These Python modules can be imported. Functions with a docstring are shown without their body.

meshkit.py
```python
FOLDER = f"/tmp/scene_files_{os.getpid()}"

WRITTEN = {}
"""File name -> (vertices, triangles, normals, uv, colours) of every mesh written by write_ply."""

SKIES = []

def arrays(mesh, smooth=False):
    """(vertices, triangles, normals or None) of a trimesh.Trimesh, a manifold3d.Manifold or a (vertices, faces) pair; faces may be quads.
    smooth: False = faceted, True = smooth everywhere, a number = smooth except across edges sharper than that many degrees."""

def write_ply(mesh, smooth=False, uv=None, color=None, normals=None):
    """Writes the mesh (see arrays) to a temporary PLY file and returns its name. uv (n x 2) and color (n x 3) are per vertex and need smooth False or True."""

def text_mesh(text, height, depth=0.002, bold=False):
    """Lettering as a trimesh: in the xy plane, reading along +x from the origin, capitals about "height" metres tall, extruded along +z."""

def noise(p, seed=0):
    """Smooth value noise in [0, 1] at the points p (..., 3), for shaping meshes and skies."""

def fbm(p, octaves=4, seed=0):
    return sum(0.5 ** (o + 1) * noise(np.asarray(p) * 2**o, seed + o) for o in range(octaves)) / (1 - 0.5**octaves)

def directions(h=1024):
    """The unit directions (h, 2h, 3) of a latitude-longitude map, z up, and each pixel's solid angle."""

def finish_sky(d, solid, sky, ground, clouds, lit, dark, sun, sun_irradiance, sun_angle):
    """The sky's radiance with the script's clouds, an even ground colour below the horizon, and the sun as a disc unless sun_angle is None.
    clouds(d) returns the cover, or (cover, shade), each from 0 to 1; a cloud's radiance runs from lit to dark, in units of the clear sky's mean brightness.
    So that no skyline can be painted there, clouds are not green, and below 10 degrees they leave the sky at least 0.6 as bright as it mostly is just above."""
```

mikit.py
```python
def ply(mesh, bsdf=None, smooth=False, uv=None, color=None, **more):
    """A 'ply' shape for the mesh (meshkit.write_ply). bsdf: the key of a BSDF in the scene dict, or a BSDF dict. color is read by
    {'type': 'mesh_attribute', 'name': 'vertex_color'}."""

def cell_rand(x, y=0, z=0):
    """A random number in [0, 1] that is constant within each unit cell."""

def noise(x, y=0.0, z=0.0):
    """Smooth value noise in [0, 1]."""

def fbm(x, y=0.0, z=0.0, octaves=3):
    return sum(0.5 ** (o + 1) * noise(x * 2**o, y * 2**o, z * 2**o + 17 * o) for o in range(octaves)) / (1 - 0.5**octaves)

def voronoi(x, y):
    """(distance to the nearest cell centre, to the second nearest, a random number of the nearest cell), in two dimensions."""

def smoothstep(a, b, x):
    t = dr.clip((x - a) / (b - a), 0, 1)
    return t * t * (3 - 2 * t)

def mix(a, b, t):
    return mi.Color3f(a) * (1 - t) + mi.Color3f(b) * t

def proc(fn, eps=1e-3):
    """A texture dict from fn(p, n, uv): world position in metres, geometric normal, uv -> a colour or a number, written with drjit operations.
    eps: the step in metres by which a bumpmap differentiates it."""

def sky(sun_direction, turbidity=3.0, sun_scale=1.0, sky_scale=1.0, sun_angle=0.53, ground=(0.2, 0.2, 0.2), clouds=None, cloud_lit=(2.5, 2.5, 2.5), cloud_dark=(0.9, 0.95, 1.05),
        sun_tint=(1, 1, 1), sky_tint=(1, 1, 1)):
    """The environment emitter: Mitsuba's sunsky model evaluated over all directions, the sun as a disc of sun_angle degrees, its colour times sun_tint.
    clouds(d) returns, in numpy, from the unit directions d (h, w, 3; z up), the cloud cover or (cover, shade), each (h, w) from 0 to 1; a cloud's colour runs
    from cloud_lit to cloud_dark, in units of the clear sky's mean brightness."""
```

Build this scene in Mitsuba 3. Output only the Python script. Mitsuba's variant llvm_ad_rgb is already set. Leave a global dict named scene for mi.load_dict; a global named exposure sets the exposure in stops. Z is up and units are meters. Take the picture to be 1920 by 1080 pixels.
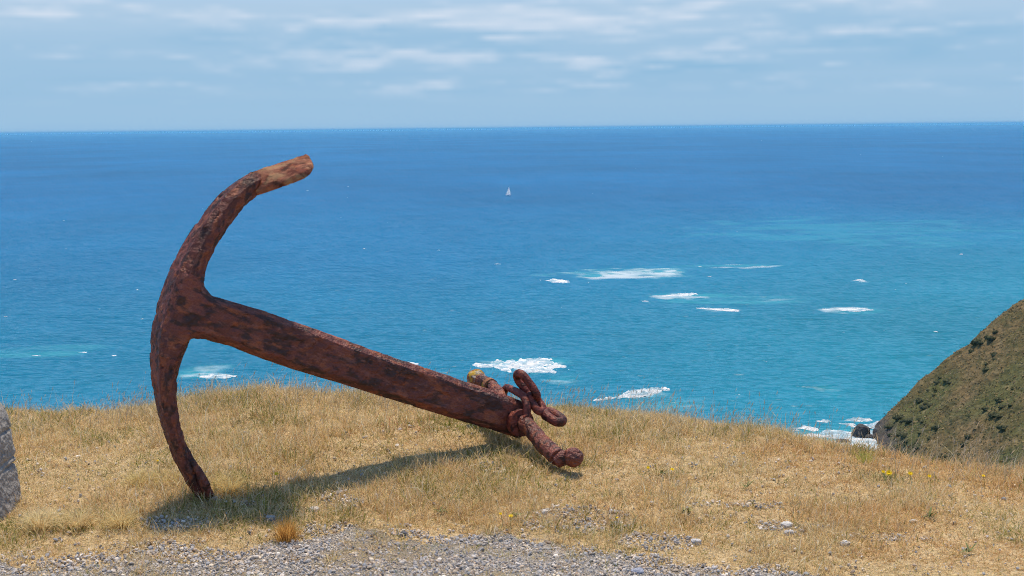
import math, random
import numpy as np, trimesh, drjit as dr, mitsuba as mi, mikit, meshkit
from mikit import noise, fbm, voronoi, smoothstep, mix, cell_rand
from shapely.geometry import Polygon, Point
import shapely
from scipy.spatial import Delaunay

T = mi.ScalarTransform4f
scene, labels = {}, {}
rng = np.random.default_rng(7)
PI = math.pi

# ------------------------------------------------------------------ camera
FPX = 960 / math.tan(math.radians(20))
pitch, roll = math.atan(300 / FPX), math.atan(20 / 1920)
EYE = np.array([0, 0, 1.49])
FWD = np.array([0, math.cos(pitch), -math.sin(pitch)])
U0 = np.array([0, math.sin(pitch), math.cos(pitch)])
R0 = np.array([1.0, 0, 0])
RIGHT = R0 * math.cos(roll) - U0 * math.sin(roll)
UP = U0 * math.cos(roll) + R0 * math.sin(roll)
scene['camera'] = {'type': 'perspective', 'fov': 40.0, 'fov_axis': 'x', 'near_clip': 0.1, 'far_clip': 5e5,
                   'to_world': T().look_at(origin=EYE.tolist(), target=(EYE + FWD).tolist(), up=UP.tolist()),
                   'medium': {'type': 'ref', 'id': 'air'}}
exposure = 2.12

# ------------------------------------------------------------------ sky and sun
SUN = np.array([0.022, 0.172, 0.68])


def sky_clouds(d):
    az = np.degrees(np.arctan2(d[..., 0], d[..., 1]))
    el = np.degrees(np.arcsin(np.clip(d[..., 2], -1, 1)))
    q = np.stack([d[..., 0] * 9, d[..., 1] * 9, el * 0.55], -1)
    q2 = np.stack([d[..., 0] * 16 + 3, d[..., 1] * 16, el * 1.3 + 5], -1)
    a = meshkit.fbm(q, 5, 3)
    b = meshkit.fbm(q2, 5, 11)
    ss = lambda lo, hi, x: (lambda t: t * t * (3 - 2 * t))(np.clip((x - lo) / (hi - lo), 0, 1))
    # a blue veil of far air low over the sea, thinning upwards
    veil = 0.90 * (1 - ss(3.6, 8.5, el)) + 0.25 * (1 - ss(6, 40, el))
    streak = meshkit.fbm(np.stack([d[..., 0] * 7, d[..., 1] * 7, el * 2.0], -1), 5, 21)
    fine = meshkit.fbm(np.stack([d[..., 0] * 40, d[..., 1] * 40, el * 4.2], -1), 4, 33)
    # banks of stratocumulus: more of it where these low heaps lie
    heap = 0 * az
    for ca, ce, ra, re, w in ((0.8, 4.25, 4.2, 0.60, 0.30), (-6.8, 4.15, 2.6, 0.42, 0.22), (-11.5, 4.35, 1.6, 0.35, 0.20), (-18.5, 4.2, 1.6, 0.35, 0.16), (-3.5, 2.7, 7.0, 0.35, 0.14), (6.0, 2.6, 5.0, 0.40, 0.13),
                              (14.0, 4.9, 7.0, 0.45, 0.16), (12.0, 3.6, 7.0, 0.35, 0.12), (-15.5, 1.7, 3.5, 0.22, 0.14), (33, 4.6, 6, 0.6, 0.25), (-38, 4.5, 9, 0.6, 0.25), (-60, 5, 9, 0.8, 0.2), (62, 5, 9, 0.8, 0.2)):
        heap = np.maximum(heap, w * np.exp(-((az - ca) / ra) ** 2 - ((el - ce) / re) ** 2))
    tops = ss(0.50, 0.80, 0.55 * b + 0.45 * fine + 1.2 * heap) * ss(0.9, 2.0, el)
    under = ss(0.50, 0.72, a) * ss(1.4, 2.6, el) * (1 - 0.6 * tops)
    cover = np.clip(np.maximum(veil, np.maximum(0.85 * under * (1 - 0.5 * ss(8, 30, el)), 0.9 * tops * (1 - 0.6 * ss(10, 40, el)))), 0, 1)
    lit = 0.22 + 0.22 * ss(2.6, 5.0, el) + 0.52 * tops * (0.45 + 1.3 * (fine - 0.3)) + 0.18 * (streak - 0.5) * ss(0.3, 1.6, el) - 0.15 * under * (1 - ss(6, 12, el)) + 0.5 * under * ss(6, 14, el)  # last term: white clouds overhead, out of view, added for fill light
    return cover, 1 - np.clip(lit, 0, 1)


scene['sky_light'] = mikit.sky(SUN, turbidity=4, sun_scale=0.64, sun_angle=3.5, clouds=sky_clouds, cloud_lit=(1.28, 1.46, 1.70), cloud_dark=(0.50, 0.95, 1.38),
                               sky_tint=(0.85, 0.97, 1.05), ground=(0.08, 0.16, 0.25))


# ------------------------------------------------------------------ helpers
def ray(px, py):
    return FWD + RIGHT * (px - 960) / FPX - UP * (py - 540) / FPX


def at(px, py, y):
    d = ray(px, py)
    return EYE + d * (y / d[1])


def at_z(px, py, z):
    d = ray(px, py)
    return EYE + d * ((z - EYE[2]) / d[2])


def tex(fn, eps=1e-3):
    return mikit.proc(fn, eps)


def rgb(*c):
    return {'type': 'rgb', 'value': list(c)}


def material(name, color, rough=0.8, spec=0.3, bump=None, bump_scale=0.004, eps=1e-3, **more):
    b = {'type': 'principled', 'base_color': color, 'roughness': rough, 'specular': spec, **more}
    if bump is not None:
        b = {'type': 'bumpmap', 'arbitrary': tex(bump, eps), 'scale': bump_scale, 'bsdf': b}
    scene[name] = {'type': 'twosided', 'bsdf': b}


def tag(key, label, category, group=None, kind=None):
    labels[key] = {'label': label, 'category': category}
    if group:
        labels[key]['group'] = group
    if kind:
        labels[key]['kind'] = kind


def put(key, mesh, mat, smooth=False, **kw):
    assert key not in scene, key
    scene[key] = mikit.ply(mesh, mat, smooth=smooth, **kw)
    return key


def put_normals(key, v, f, n, mat):
    scene[key] = {'type': 'ply', 'filename': meshkit.write_ply((v, f), False, normals=n), 'face_normals': False, 'bsdf': {'type': 'ref', 'id': mat}}


def number(name, i):
    return name if i == 0 else f'{name}_{i:03d}'


def vertex_normals(v, f):
    n = np.zeros_like(v)
    fn = np.cross(v[f[:, 1]] - v[f[:, 0]], v[f[:, 2]] - v[f[:, 0]])
    for k in range(3):
        np.add.at(n, f[:, k], fn)
    return n / np.maximum(np.linalg.norm(n, axis=1, keepdims=True), 1e-12)


def smooth01(lo, hi, x):
    t = np.clip((np.asarray(x, float) - lo) / (hi - lo), 0, 1)
    return t * t * (3 - 2 * t)


# ------------------------------------------------------------------ ground shape
CREST_X = np.array([-2.63, -2.36, -2.09, -1.81, -1.48, -1.32, -1.10, -0.66, 0.27, 0.77, 1.245, 1.70, 2.04, 2.30, 3.2])
CREST_Y = np.array([7.1, 7.1, 7.1, 7.1, 7.1, 7.1, 7.1, 7.1, 7.05, 6.95, 6.7, 6.4, 6.3, 6.2, 6.0])
CREST_Z = np.array([0.045, 0.035, 0.043, 0.075, 0.118, 0.136, 0.125, 0.095, 0.045, 0.015, -0.005, -0.055, -0.098, -0.108, -0.13])


def ground_z(x, y):
    x, y = np.asarray(x, float), np.asarray(y, float)
    yc, zc = np.interp(x, CREST_X, CREST_Y), np.interp(x, CREST_X, CREST_Z)
    u = np.clip((y - 4.8) / (yc - 4.8), 0, 1)
    z0 = -0.09
    z = z0 + (zc - z0) * (1 - (1 - u) ** 1.45)
    z = z + np.clip(y - 4.8, -3, 0) * 0.045
    t = np.maximum(y - yc, 0)
    z = z - 0.55 * (np.sqrt(t * t + 0.16) - 0.4) - 1.15 * np.maximum(t - 5, 0)
    z = z + 0.03 * np.exp(-((x / 0.6) ** 2 + ((y - 6.45) / 0.45) ** 2))
    p = np.stack([x * 1.6, y * 1.6, np.zeros_like(x)], -1)
    near = np.exp(-((np.maximum(np.abs(x) - 3, 0) / 4) ** 2))
    z = z + near * (0.05 * (meshkit.fbm(p, 3, 5) - 0.5) + 0.022 * (meshkit.fbm(p * 5, 3, 6) - 0.5)) * smooth01(4.6, 5.4, y)
    z = z - 1.4 * np.maximum(np.abs(x) - 45, 0) - 1.4 * np.maximum(-y - 40, 0)
    return np.maximum(z, -130.5)


def on_ground(px, py):
    d = ray(px, py)
    t = np.linspace(4.2, 9, 2400) / d[1]
    p = EYE + t[:, None] * d
    below = np.nonzero(p[:, 2] < ground_z(p[:, 0], p[:, 1]))[0]
    q = p[below[0]] if len(below) else p[np.argmin(p[:, 2] - ground_z(p[:, 0], p[:, 1]))]
    return np.array([q[0], q[1], float(ground_z(q[0], q[1]))])


EDGE_PX = [(-200, 1035), (0, 1024), (130, 1028), (280, 1010), (430, 1020), (550, 990), (640, 974), (700, 977), (800, 985), (900, 985), (960, 988), (1050, 1000), (1150, 1018), (1300, 1030), (1500, 1046), (1700, 1058), (1920, 1080), (2200, 1090)]
_e = np.array([at_z(a, b + 32, -0.085) for a, b in EDGE_PX])
EDGE_X, EDGE_Y = _e[:, 0], _e[:, 1]
BARE = [((330, 985), 0.16, 0.07, 0.8), ((640, 938), 0.10, 0.10, 0.75), ((1085, 975), 0.24, 0.13, 0.55), ((1480, 988), 0.14, 0.08, 0.4), ((1225, 1020), 0.16, 0.09, 0.5),
        ((440, 945), 0.10, 0.03, 0.3), ((900, 880), 0.12, 0.06, 0.3), ((1400, 950), 0.2, 0.07, 0.25), ((1650, 1010), 0.2, 0.06, 0.3)]
BARE = [(on_ground(*c), a, b, s) for c, a, b, s in BARE]


def gravel_amount(x, y):
    """1 on bare gravel, 0 under full grass."""
    x, y = np.asarray(x, float), np.asarray(y, float)
    p = np.stack([x, y, np.zeros_like(x)], -1)
    e = np.interp(x, EDGE_X, EDGE_Y) + 0.34 * (meshkit.fbm(p * 3.0, 3, 31) - 0.5) + 0.20 * (meshkit.fbm(p * 11, 3, 32) - 0.5) + 0.10 * (meshkit.fbm(p * 32, 2, 34) - 0.5)
    m = smooth01(0.07, -0.09, y - e) * (1 - 0.75 * smooth01(0.54, 0.68, meshkit.fbm(p * [5, 11, 1] + 40, 3, 36)))
    for c, a, b, s in BARE:
        r = ((x - c[0]) / a) ** 2 + ((y - c[1]) / b) ** 2
        m = np.maximum(m, s * smooth01(1.3, 0.4, r + 1.6 * (meshkit.fbm(p * 14, 2, 33) - 0.5)))
    return m


# ------------------------------------------------------------------ materials
def soil_color(p, n, uv):
    g = fbm(p.x * 9, p.y * 9, 0, 4)
    h = fbm(p.x * 70, p.y * 70, 0, 3)
    s = noise(p.x * 160, p.y * 90, 2)
    c = mix((0.38, 0.285, 0.155), (0.50, 0.385, 0.22), g)
    c = mix(c, (0.24, 0.16, 0.085), smoothstep(0.5, 0.75, h) * 0.5)
    c = mix(c, (0.50, 0.38, 0.21), smoothstep(0.6, 0.85, s) * 0.3)
    return c


material('soil', tex(soil_color), 0.95, 0.1, lambda p, n, uv: fbm(p.x * 60, p.y * 60, 0, 4), 0.012, 0.002)


def grit_color(p, n, uv):
    d1, d2, r = voronoi(p.x * 95, p.y * 95)
    c = mix((0.36, 0.33, 0.285), (0.52, 0.48, 0.42), r)
    c = mix(c, (0.42, 0.32, 0.19), smoothstep(0.40, 0.65, fbm(p.x * 5, p.y * 5, 3, 3)) * 0.75)
    return mix((0.22, 0.19, 0.15), c, smoothstep(0.0, 0.22, d2 - d1))


material('grit', tex(grit_color), 0.9, 0.2, lambda p, n, uv: (lambda v: smoothstep(0, 0.5, v[1] - v[0]))(voronoi(p.x * 95, p.y * 95)), 0.005, 0.001)
scene['blade'] = {'type': 'principledthin', 'base_color': {'type': 'mesh_attribute', 'name': 'vertex_color'}, 'roughness': 0.6, 'spec_trans': 0.0, 'diff_trans': 1.0, 'eta': 1.4}
material('pebble', {'type': 'mesh_attribute', 'name': 'vertex_color'}, 0.85, 0.25)


def rust(warm, sx=1.0, sz=1.0):
    """Layered rust; the iron's grain runs along the shank (sx) or along the arms (sz)."""
    def fn(p, n, uv):
        u = ((p.x + 1.21) * 0.848 + (p.y - 5.6) * 0.530) * 0.938 - p.z * 0.347
        v = ((p.x + 1.21) * 0.848 + (p.y - 5.6) * 0.530) * 0.347 + p.z * 0.938
        w = (p.x + 1.21) * 0.530 - (p.y - 5.6) * 0.848
        u, v = u / sx, v / sz
        a = fbm(u * 9, v * 9, w * 9, 5)
        b = fbm(u * 44 + 7, v * 44, w * 44, 5)
        e = fbm(u * 42 + 3, v * 42 + 9, w * 42, 5)
        g = fbm(u * 75, v * 75 + 5, w * 75, 4)
        f = noise(p.x * 190, p.y * 190, p.z * 190)
        c = mix((0.095, 0.028, 0.020), (0.205, 0.066, 0.046), smoothstep(0.32, 0.68, a))
        c = mix(c, (0.30, 0.100, 0.036), smoothstep(0.50, 0.72, b) * 0.8 * warm)
        c = mix(c, (0.024, 0.012, 0.011), smoothstep(0.48, 0.64, e) * 0.85)
        c = mix(c, (0.25, 0.115, 0.085), smoothstep(0.55, 0.75, g) * 0.55)
        return c * (0.58 + 0.48 * f) * mi.Color3f(1.14, 0.92, 0.86)
    return fn


def rust_bump(p, n, uv):
    return fbm(p.x * 55, p.y * 55, p.z * 55, 4) + 0.5 * fbm(p.x * 190, p.y * 190, p.z * 190, 2)


material('rust', tex(rust(1.0, 2.6, 1.0)), 0.56, 0.55, rust_bump, 0.012, 0.0015)
material('arm_rust', tex(rust(0.8, 1.0, 2.2)), 0.58, 0.50, rust_bump, 0.012, 0.0015)


def lichen_rust(p, n, uv):
    c = rust(1.2)(p, n, uv)
    g = fbm(p.x * 38, p.y * 38, p.z * 38 + 4, 3)
    c = mix(c, (0.36, 0.19, 0.10), 0.55)
    c = mix(c, (0.50, 0.33, 0.05), smoothstep(0.50, 0.62, g) * smoothstep(0.26, 0.31, p.z) * 0.9)
    return mix(c, (0.38, 0.36, 0.32), smoothstep(0.55, 0.7, fbm(p.x * 50, p.y * 50 + 3, p.z * 50, 2)) * 0.7)


def sunlit_palm_color(p, n, uv):  # rust of the upper palm, lightened: its sunlight is put into the colour
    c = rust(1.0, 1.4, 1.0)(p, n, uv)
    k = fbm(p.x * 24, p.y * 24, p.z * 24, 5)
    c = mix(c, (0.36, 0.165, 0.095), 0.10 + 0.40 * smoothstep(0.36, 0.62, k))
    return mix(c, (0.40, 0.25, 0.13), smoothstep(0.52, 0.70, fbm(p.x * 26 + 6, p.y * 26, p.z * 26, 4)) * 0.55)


material('sunlit_palm_rust', tex(sunlit_palm_color), 0.85, 0.2, rust_bump, 0.010, 0.0015)
material('lichen_rust', tex(lichen_rust), 0.85, 0.2, rust_bump, 0.010, 0.0015)
material('chain_rust', tex(lambda p, n, uv: rust(0.6)(p, n, uv) * mi.Color3f(1.05, 0.85, 0.9)), 0.6, 0.4, rust_bump, 0.006, 0.0015)


def stone_color(p, n, uv):
    a, b = fbm(p.x * 14, p.y * 14, p.z * 14, 4), fbm(p.x * 70, p.y * 70, p.z * 70, 3)
    c = mix((0.20, 0.19, 0.178), (0.33, 0.31, 0.28), a)
    c = mix(c, (0.42, 0.36, 0.27), smoothstep(0.5, 0.66, fbm(p.x * 20 + 4, p.y * 20, p.z * 9, 3)) * smoothstep(0.15, 0.5, p.z))
    return mix(c, (0.12, 0.12, 0.12), smoothstep(0.6, 0.75, b) * 0.6)


material('weathered_stone', tex(stone_color), 0.9, 0.2, lambda p, n, uv: fbm(p.x * 60, p.y * 60, p.z * 60, 4), 0.012, 0.0015)

# ------------------------------------------------------------------ the sea
SEA = -130.0
PATCHES = [  # centre and half sizes (pixels of a plan made from the photograph), strength, foam share
    ((1140, 513), 165, 13, 0.9, 0.75), ((1400, 560), 150, 11, 0.65, 0.12), ((120, 660), 140, 12, 0.6, 0.25), ((390, 692), 60, 14, 0.8, 0.3),
    ((1060, 706), 60, 18, 0.5, 0.35), ((1600, 430), 330, 26, 0.35, 0.0), ((1210, 757), 120, 22, 0.6, 0.25), ((1557, 738), 26, 14, 0.4, 0.35),
    ((1190, 741), 75, 9, 0.5, 0.55), ((1590, 582), 60, 6, 0.4, 0.5), ((1275, 556), 50, 6, 0.4, 0.5), ((1350, 582), 50, 5, 0.35, 0.5), ((1615, 528), 40, 4, 0.3, 0.4), ((395, 704), 60, 7, 0.5, 0.5), ((985, 688), 95, 17, 0.6, 0.6),
    ((1340, 500), 110, 5, 0.5, 0.4), ((830, 700), 60, 10, 0.4, 0.35), ((1600, 812), 120, 28, 1.0, 0.6), ((970, 690), 100, 20, 0.6, 0.4)]
_P = []
for c, hw, hh, s, fo in PATCHES:
    m, a, b, l = at_z(c[0], c[1], SEA), at_z(c[0], c[1] - hh, SEA), at_z(c[0], c[1] + hh, SEA), at_z(c[0] + hw, c[1], SEA)
    _P.append((m[0], m[1], abs(l[0] - m[0]), abs(a[1] - b[1]) / 2, s, fo))


def sea_color(p, n, uv):
    far = dr.sqrt(p.x * p.x + p.y * p.y)
    big = fbm(p.x / 420, p.y / 900, 1, 4)
    mid = fbm(p.x / 70, p.y / 110, 4, 4)
    c = mix((0.002, 0.135, 0.275), (0.001, 0.104, 0.250), smoothstep(700, 3200, far))
    c = mix(c, (0.005, 0.190, 0.290), smoothstep(1500, 550, far) * 0.65)
    c = mix(c, (0.008, 0.215, 0.30), smoothstep(-0.1, 0.35, p.x / far) * smoothstep(2600, 700, far) * 0.8)
    c = c * (0.80 + 0.40 * big) * (0.90 + 0.2 * mid)
    w1, w2 = fbm(p.x / 48, p.y / 44, 7, 5) - 0.5, fbm(p.x / 9, p.y / 16, 9, 3)
    lace = fbm(p.x / 24 + 3, p.y / 20, 2, 5)
    band = smoothstep(0.36, 0.60, fbm(p.x / 90, p.y / 26, 5, 4))
    for x, y, hx, hy, s, fo in _P:
        r = dr.square((p.x - x) / hx) + dr.square((p.y - y) / hy) + 3.2 * w1
        turq = smoothstep(1.15, 0.05, r) * s * (0.35 + 0.65 * band)
        c = mix(c, (0.035, 0.30, 0.36), turq * 0.85)
        if fo > 0:
            c = mix(c, (0.50, 0.58, 0.60), smoothstep(0.85, 0.1, r) * smoothstep(0.66 - 0.36 * fo, 0.80 - 0.30 * fo, lace * 0.75 + w2 * 0.25) * min(1.0, fo + 0.15))
    return c


def sea_height(p, n, uv):
    x, y = p.x, p.y
    return 5.0 * fbm(x / 60 + 0.3 * y / 60, y / 30, 0, 3) + 2.6 * fbm(x / 17, y / 8.5 + 3, 5, 3) + 0.6 * noise(x / 3.2, y / 2.3, 8)


material('sea_water', tex(sea_color), 0.30, 0.09, sea_height, 1.0, 0.4)
ring = np.concatenate([np.linspace(0, 900, 19)[1:], np.geomspace(1000, 200000, 60)])
ang = np.linspace(0, 2 * PI, 181)[:-1]
sv = np.vstack([[[0, 0, SEA]], np.stack([np.outer(ring, np.cos(ang)).ravel(), np.outer(ring, np.sin(ang)).ravel(), np.full(len(ring) * 180, SEA)], 1)])
sf = [[0, 1 + k, 1 + (k + 1) % 180] for k in range(180)]
for i in range(len(ring) - 1):
    a = 1 + i * 180 + np.arange(180)
    b = 1 + i * 180 + (np.arange(180) + 1) % 180
    sf += np.vstack([np.stack([a, a + 180, b + 180], 1), np.stack([a, b + 180, b], 1)]).tolist()
put('sea', (sv, np.array(sf)), 'sea_water')
tag('sea', 'deep blue open sea with turquoise shallows and pale foam streaks', 'sea', kind='structure')

# breaking waves: ragged mounds of white water that rise through the sheet
material('white_water', tex(lambda p, n, uv: mix((0.27, 0.40, 0.46), (0.60, 0.62, 0.62), smoothstep(0.36, 0.60, fbm(p.x / 5, p.y / 3, p.z / 2, 4)))), 0.9, 0.1)


def wave_mesh(L, W, H, seed, skew=0.0, thin=1.0, nx=110, ny=30):
    x, y = np.meshgrid(np.linspace(-1, 1, nx), np.linspace(-1, 1, ny), indexing='ij')
    q = np.stack([x * min(L / 9, 6), y * min(W / 5, 2.0) + x, np.zeros_like(x)], -1)
    n1, n2 = meshkit.fbm(q, 4, seed), meshkit.fbm(q * 4, 3, seed + 1)
    body = 1 - np.where(x < 0, np.abs(x) ** 1.3, np.abs(x) ** 3.5) - (np.abs(y) * (1.15 + 2.6 * np.maximum(-x - 0.05, 0) * thin)) ** 2
    h = H * (body * 0.9 + 2.6 * (n1 - 0.57) + 1.8 * (n2 - 0.5))
    h = np.where(h > 0, h, np.minimum(h, -0.05) * 0.6)
    h = np.maximum(h, -1.2)
    v = np.stack([x * L, y * W + skew * x * L, h], -1).reshape(-1, 3)
    i, j = np.meshgrid(np.arange(nx - 1), np.arange(ny - 1), indexing='ij')
    k = (i * ny + j).ravel()
    return v, np.vstack([np.stack([k, k + ny, k + ny + 1], 1), np.stack([k, k + ny + 1, k + 1], 1)])


WAVES = [((872, 683), (1052, 687), 13, 1, 'large white breaker lying just beyond the rusty chain'), ((1122, 750), (1246, 731), 6, 1, 'slanting white breaker off the grassy crest, right of the anchor'),
         ((352, 706), (436, 706), 3.4, 0, 'thin white breaker seen under the anchor shank beside the lower arm'), ((1013, 525), (1064, 528), 3.2, 0, 'short white crest left of and below the long pale foam streak'),
         ((1245, 555), (1303, 551), 2.8, 0, 'white crest under the right end of the long pale foam streak'), ((1310, 578), (1380, 582), 2.4, 0, 'thin white crest at the middle of the bay, left of the twin crest'),
         ((1548, 580), (1632, 581), 3.4, 0, 'ragged twin white crest toward the hillside'), ((1598, 526), (1624, 527), 2.6, 0, 'small lone white crest highest on the right side of the sea'),
         ((748, 681), (782, 683), 3, 0, 'small whitecap peeping just over the middle of the anchor shank')]
for i, (e0, e1, hh, big, lab) in enumerate(WAVES):
    p0, p1 = at_z(*e0, SEA), at_z(*e1, SEA)
    c = (p0 + p1) / 2
    pxc = ((e0[0] + e1[0]) / 2, (e0[1] + e1[1]) / 2)
    W = abs(at_z(pxc[0], pxc[1] - hh, SEA)[1] - at_z(pxc[0], pxc[1] + hh, SEA)[1]) / 2
    L = np.linalg.norm(p1 - p0) / 2
    v, f = wave_mesh(L * 1.15, W * 1.1, 1.3 if big else 0.5, 50 + i, 0.0)
    a = math.atan2(p1[1] - p0[1], p1[0] - p0[0])
    v = np.column_stack([v[:, 0] * math.cos(a) + c[0], v[:, 0] * math.sin(a) + v[:, 1] + c[1], v[:, 2] + SEA])
    k = put(number('breaking_wave', i), (v, f), 'white_water', smooth=True)
    tag(k, lab, 'wave', 'breaking waves on the sea')
vs, fs, o = [], [], 0
for i in range(60):
    px, py = rng.uniform(0, 1920), 262 + 480 * rng.random() ** 1.3
    if i < 12:
        px, py = [(933, 495), (576, 358), (1310, 500), (1428, 499), (1210, 565), (1330, 519), (66, 667), (155, 661), (212, 667), (1428, 263), (1490, 807), (1875, 606)][i]
    m = at_z(px, py, SEA)
    L = (rng.uniform(0.7, 2.0) + 1.6 * (i < 12)) * (m[1] / 1300) ** 0.5
    v, f = wave_mesh(L, L * rng.uniform(0.35, 0.9), rng.uniform(0.2, 0.4), 200 + i, rng.uniform(-0.1, 0.1), nx=16, ny=8)
    vs.append(v + [m[0], m[1], SEA]); fs.append(f + o); o += len(v)
put('whitecap', (np.vstack(vs), np.vstack(fs)), 'white_water', smooth=True)
tag('whitecap', 'tiny scattered whitecaps flecking the open sea', 'whitecap', kind='stuff')
# surf at the foot of the hill
vs, fs, o = [], [], 0
for i, (px, py, hw, hh) in enumerate([(1600, 833, 70, 18), (1560, 815, 55, 8), (1650, 800, 40, 7), (1580, 795, 25, 4), (1640, 815, 45, 9), (1510, 803, 24, 5), (1605, 788, 30, 3.5), (1665, 790, 22, 5), (1545, 790, 14, 3), (1610, 845, 60, 10), (1560, 836, 40, 8), (1670, 812, 26, 6), (1625, 800, 30, 4)]):
    m, a, b, l = at_z(px, py, SEA), at_z(px, py - hh, SEA), at_z(px, py + hh, SEA), at_z(px + hw, py, SEA)
    v, f = wave_mesh(abs(l[0] - m[0]), 0.6 * abs(a[1] - b[1]), 0.7, 400 + i, 0.1 * math.sin(i * 2.1), nx=70, ny=40)
    vs.append(v + [m[0], m[1], SEA + 0.05]); fs.append(f + o); o += len(v)
put('surf', (np.vstack(vs), np.vstack(fs)), 'white_water', smooth=True)
tag('surf', 'white surf washing round the dark rock at the foot of the hill', 'surf', kind='stuff')

# ------------------------------------------------------------------ far hillside
def hill_z(x, y):
    x, y = np.asarray(x, float), np.asarray(y, float)
    p = np.stack([x / 40, y / 40, np.zeros_like(x)], -1)
    t = x - (157 - 0.30 * (605 - y)) + 7 * (meshkit.fbm(p * 1.2 + 9, 3, 70) - 0.5)
    crest = -131 + 0.905 * t - 0.0001 * np.maximum(t, 0) ** 2
    back = 1.1 * (np.sqrt(np.maximum(y - 606, 0) ** 2 + 9) - 3) + 0.10 * np.maximum(606 - y, 0)
    z = crest - back + 5 * (meshkit.fbm(p * 1.6, 4, 72) - 0.5) + 2.6 * (meshkit.fbm(p * 7, 3, 73) - 0.5)
    return np.maximum(z, -130.6)


hx, hy = np.linspace(70, 400, 280), np.linspace(380, 760, 300)
X, Y = np.meshgrid(hx, hy, indexing='ij')
Z = hill_z(X, Y)
edge = np.minimum(np.minimum((400 - X) / 25, 1), 1)
Z = np.where(edge < 1, -130.6 + (Z + 130.6) * edge, Z)
i, j = np.meshgrid(np.arange(279), np.arange(299), indexing='ij')
k = (i * 300 + j).ravel()
hf = np.vstack([np.stack([k, k + 300, k + 301], 1), np.stack([k, k + 301, k + 1], 1)])


def hill_color(p, n, uv):
    a = fbm(p.x / 14, p.y / 22, p.z / 9, 4)
    b = fbm(p.x / 3.5, p.y / 6, p.z / 2.5, 4)
    e = fbm(p.x / 30 + 4, p.y / 30, p.z / 30, 3)
    c = mix((0.095, 0.080, 0.032), (0.150, 0.105, 0.050), smoothstep(0.3, 0.7, a))
    c = mix(c, (0.075, 0.085, 0.030), smoothstep(0.45, 0.65, e) * 0.7)
    c = mix(c, (0.055, 0.058, 0.026), smoothstep(0.55, 0.72, b) * 0.6)
    c = mix(c, (0.22, 0.17, 0.085), smoothstep(0.42, 0.28, b) * 0.4)
    return mix((0.07, 0.062, 0.055), c, smoothstep(-128, -121, p.z + 6 * b - 3))


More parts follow.
